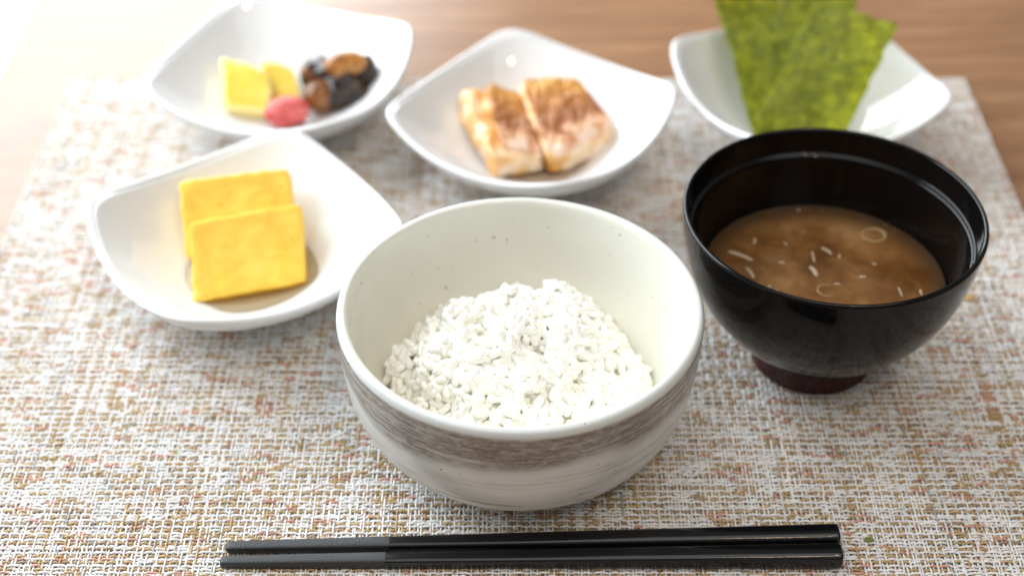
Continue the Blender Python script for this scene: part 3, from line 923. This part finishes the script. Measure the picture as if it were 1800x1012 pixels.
def blob(name, loc, rad, mat, amp, freq, seed, parent=None, rot=0):
    bm = bmesh.new(); bmesh.ops.create_icosphere(bm, subdivisions=4, radius=1)
    for v in bm.verts:
        d = v.co.copy(); k = 1 + amp * fbm(d + Vector((seed * 3.1, 1.7, 4.4)), freq, 3)
        v.co = Vector((d.x * rad[0], d.y * rad[1], d.z * rad[2])) * k * CM
    me = bpy.data.meshes.new(name); bm.to_mesh(me); bm.free()
    me.polygons.foreach_set('use_smooth', [True] * len(me.polygons)); me.materials.append(mat)
    o = bpy.data.objects.new(name, me); o.location = Vector(loc) * CM; o.rotation_euler = (0, 0, math.radians(rot))
    return link(o, parent)
tag(blob('pickled_plum', (-10.85, 61.75, 1.28), (1.12, 0.85, 0.72), M_PLUM, 0.16, 1.0, 2, rot=12), 'small wrinkled red pickled plum in front of the yellow pickles', 'plum')

M_S1 = m_simmer('simmered_brown', (0.10, 0.030, 0.008), (0.30, 0.115, 0.024))
M_S2 = m_simmer('simmered_black', (0.004, 0.003, 0.002), (0.040, 0.017, 0.007), 0.16)
M_S3 = m_simmer('simmered_amber', (0.22, 0.075, 0.010), (0.52, 0.23, 0.045))
tag(blob('simmered_mushroom', (-9.30, 62.9, 1.40), (0.92, 0.85, 0.85), M_S1, 0.12, 0.9, 3), 'round brown simmered mushroom nearest the plum', 'mushroom', 'simmered mushrooms')
tag(blob('simmered_mushroom', (-8.15, 63.95, 2.45), (1.15, 0.85, 0.75), M_S3, 0.30, 1.3, 8, rot=20), 'amber simmered mushroom on top of the dark pile', 'mushroom', 'simmered mushrooms')
tag(blob('simmered_kelp', (-8.15, 63.45, 1.50), (1.35, 1.25, 1.0), M_S2, 0.55, 1.5, 5, rot=35), 'glossy black simmered kelp lump in the middle of the dark pile', 'kelp', 'simmered kelp pieces')
tag(blob('simmered_kelp', (-9.35, 64.0, 1.95), (1.05, 0.9, 0.9), M_S2, 0.55, 1.6, 9, rot=-20), 'black simmered kelp lump at the left, touching the pickled radish', 'kelp', 'simmered kelp pieces')
tag(blob('simmered_mushroom', (-9.95, 63.9, 2.25), (0.45, 0.55, 0.38), M_S1, 0.25, 1.3, 4), 'small brown mushroom bit at the upper left of the dark pile', 'mushroom', 'simmered mushrooms')
tag(blob('simmered_kelp', (-7.25, 64.1, 2.05), (0.72, 0.8, 0.72), M_S2, 0.45, 1.6, 14), 'dark kelp knot at the right end of the dark pile', 'kelp', 'simmered kelp pieces')

# ---------------------------------------------------------------- seaweed sheets
def nori(foot, ang, lean, W, L, label, seed, lift_):
    nx, ny = 26, 52; V = []; F = []
    ca, sa = math.cos(ang), math.sin(ang)
    top = []
    for side in (0, 1):
        for j in range(ny + 1):
            for i in range(nx + 1):
                u = (i / nx - 0.5) * W + 0.11 * mnoise.noise(Vector((j * 0.16, seed * 2.7, i // nx))) ; v = j / ny * L
                if j in (0, ny): v += 0.10 * mnoise.noise(Vector((i * 0.6, seed + 3, j)))
                w = lift_ + 0.46 * mnoise.noise(Vector((u * 0.5 + seed * 3.3, v * 0.32, seed))) + 0.07 * mnoise.noise(Vector((u * 1.4, v * 1.1, seed + 8))) - 0.010 * (v - L * .5) ** 2 * 0.6 - 0.02 * side
                # sheet frame: u across, v up the lean, w off the sheet
                x = u * ca + v * math.cos(lean) * sa; y = -u * sa + v * math.cos(lean) * ca
                z = v * math.sin(lean) + w * math.cos(lean); y -= w * math.sin(lean)
                V.append((x, y, z))
    n1 = (nx + 1) * (ny + 1)
    for j in range(ny):
        for i in range(nx):
            a = j * (nx + 1) + i
            F.append((a, a + 1, a + nx + 2, a + nx + 1)); F.append((n1 + a, n1 + a + nx + 1, n1 + a + nx + 2, n1 + a + 1))
    for i in range(nx):
        for a in (i, ny * (nx + 1) + i):
            F.append((a, a + 1, n1 + a + 1, n1 + a))
    for j in range(ny):
        for a in (j * (nx + 1), j * (nx + 1) + nx):
            F.append((a, a + nx + 1, n1 + a + nx + 1, n1 + a))
    o = mesh_from('nori_sheet', V, F, M_NORI, None, loc=foot)
    return tag(o, label, 'seaweed', 'toasted seaweed sheets')
lean = math.radians(26)
nori((13.02, 59.0, 1.35), math.radians(-11.5), lean, 3.25, 9.0, 'leftmost sheet of the fanned green toasted seaweed', 1, 0.0)
nori((13.55, 58.9, 1.50), math.radians(11), lean, 3.7, 8.8, 'middle sheet of the fanned green toasted seaweed', 2, 0.26)
nori((13.15, 58.75, 1.62), math.radians(30), lean * 0.94, 4.2, 7.45, 'rightmost sheet of the fanned green toasted seaweed', 3, 0.55)

# ---------------------------------------------------------------- chopsticks
def chopstick(tip, end, label, hw_tip, hw_end, h_tip, h_end, seed):
    tip, end = np.array(tip, float), np.array(end, float)
    ax = end - tip; L = np.linalg.norm(ax); ax /= L; sd = np.array([-ax[1], ax[0], 0])
    root = tag(empty('chopstick', tip), label, 'chopstick', 'pair of black chopsticks')
    def section(s):
        t = s / L
        w = hw_tip + (hw_end - hw_tip) * t ** 0.9; h = h_tip + (h_end - h_tip) * t ** 0.9
        return w, h
    def build(name, s0, s1, mat, cap0, cap1, shrink=0.0):
        V = []; F = []; n = 40; k = 24
        ss = [(s0 + (s1 - s0) * i / n, 1.0) for i in range(n + 1)]
        if cap0: ss = [(s0 + d, f) for d, f in ((0, .55), (.02, .75), (.06, .9), (.12, .98))] + [q for q in ss if q[0] > s0 + .15]
        if cap1: ss = [q for q in ss if q[0] < s1 - .16] + [(s1 - d, f) for d, f in ((.14, 1), (.08, .985), (.04, .95), (.012, .88), (0, .78))]
        for s, f in ss:
            w, h = section(s); w = w * f - shrink; hh = h / 2 * f - shrink
            for q in range(k):
                a = 2 * math.pi * (q + .5) / k
                c_, s_ = math.cos(a), math.sin(a); e = 0.62 if name == 'shaft' else 0.5
                px = math.copysign(abs(c_) ** e, c_) * w; pz = math.copysign(abs(s_) ** e, s_) * hh
                V.append(ax * s + sd * px + np.array([0, 0, h / 2 + pz]))
        m = len(ss)
        for i in range(m - 1):
            for q in range(k):
                F.append((i * k + q, i * k + (q + 1) % k, (i + 1) * k + (q + 1) % k, (i + 1) * k + q))
        V += V[:k] + V[(m - 1) * k:m * k]
        F.append(tuple(m * k + q for q in range(k))[::-1]); F.append(tuple((m + 1) * k + q for q in range(k)))
        o = mesh_from(name, V, F, mat, root)
        bm = bmesh.new(); bm.from_mesh(o.data); bmesh.ops.recalc_face_normals(bm, faces=bm.faces); bm.to_mesh(o.data); bm.free()
        return o
    build('grained_tip', 0, 5.75, M_MATTE, True, False, 0.002)
    build('shaft', 5.74, L, M_STICK, False, True)
chopstick((-10.15, 34.62, 0.0), (11.45, 34.72, 0.0), 'nearer black lacquered chopstick with grained grey tip', 0.20, 0.40, 0.31, 0.74, 1)
chopstick((-10.05, 35.28, 0.0), (11.50, 35.62, 0.0), 'farther black chopstick, closer to the rice bowl', 0.20, 0.40, 0.31, 0.74, 2)

# ---------------------------------------------------------------- crumbs on the mat
tag(blob('crumb', (19.3, 49.2, 0.02), (0.26, 0.16, 0.05), m_plain('crumb_tan', (0.62, 0.42, 0.16), 0.5), 0.3, 2, 3), 'tan crumb lying on the mat right of the soup bowl', 'crumb')
tag(blob('crumb', (12.65, 35.75, 0.03), (0.16, 0.10, 0.03), m_plain('crumb_green', (0.16, 0.20, 0.03), 0.5), 0.5, 3, 5), 'green seaweed fleck on the mat beyond the chopstick ends', 'crumb')
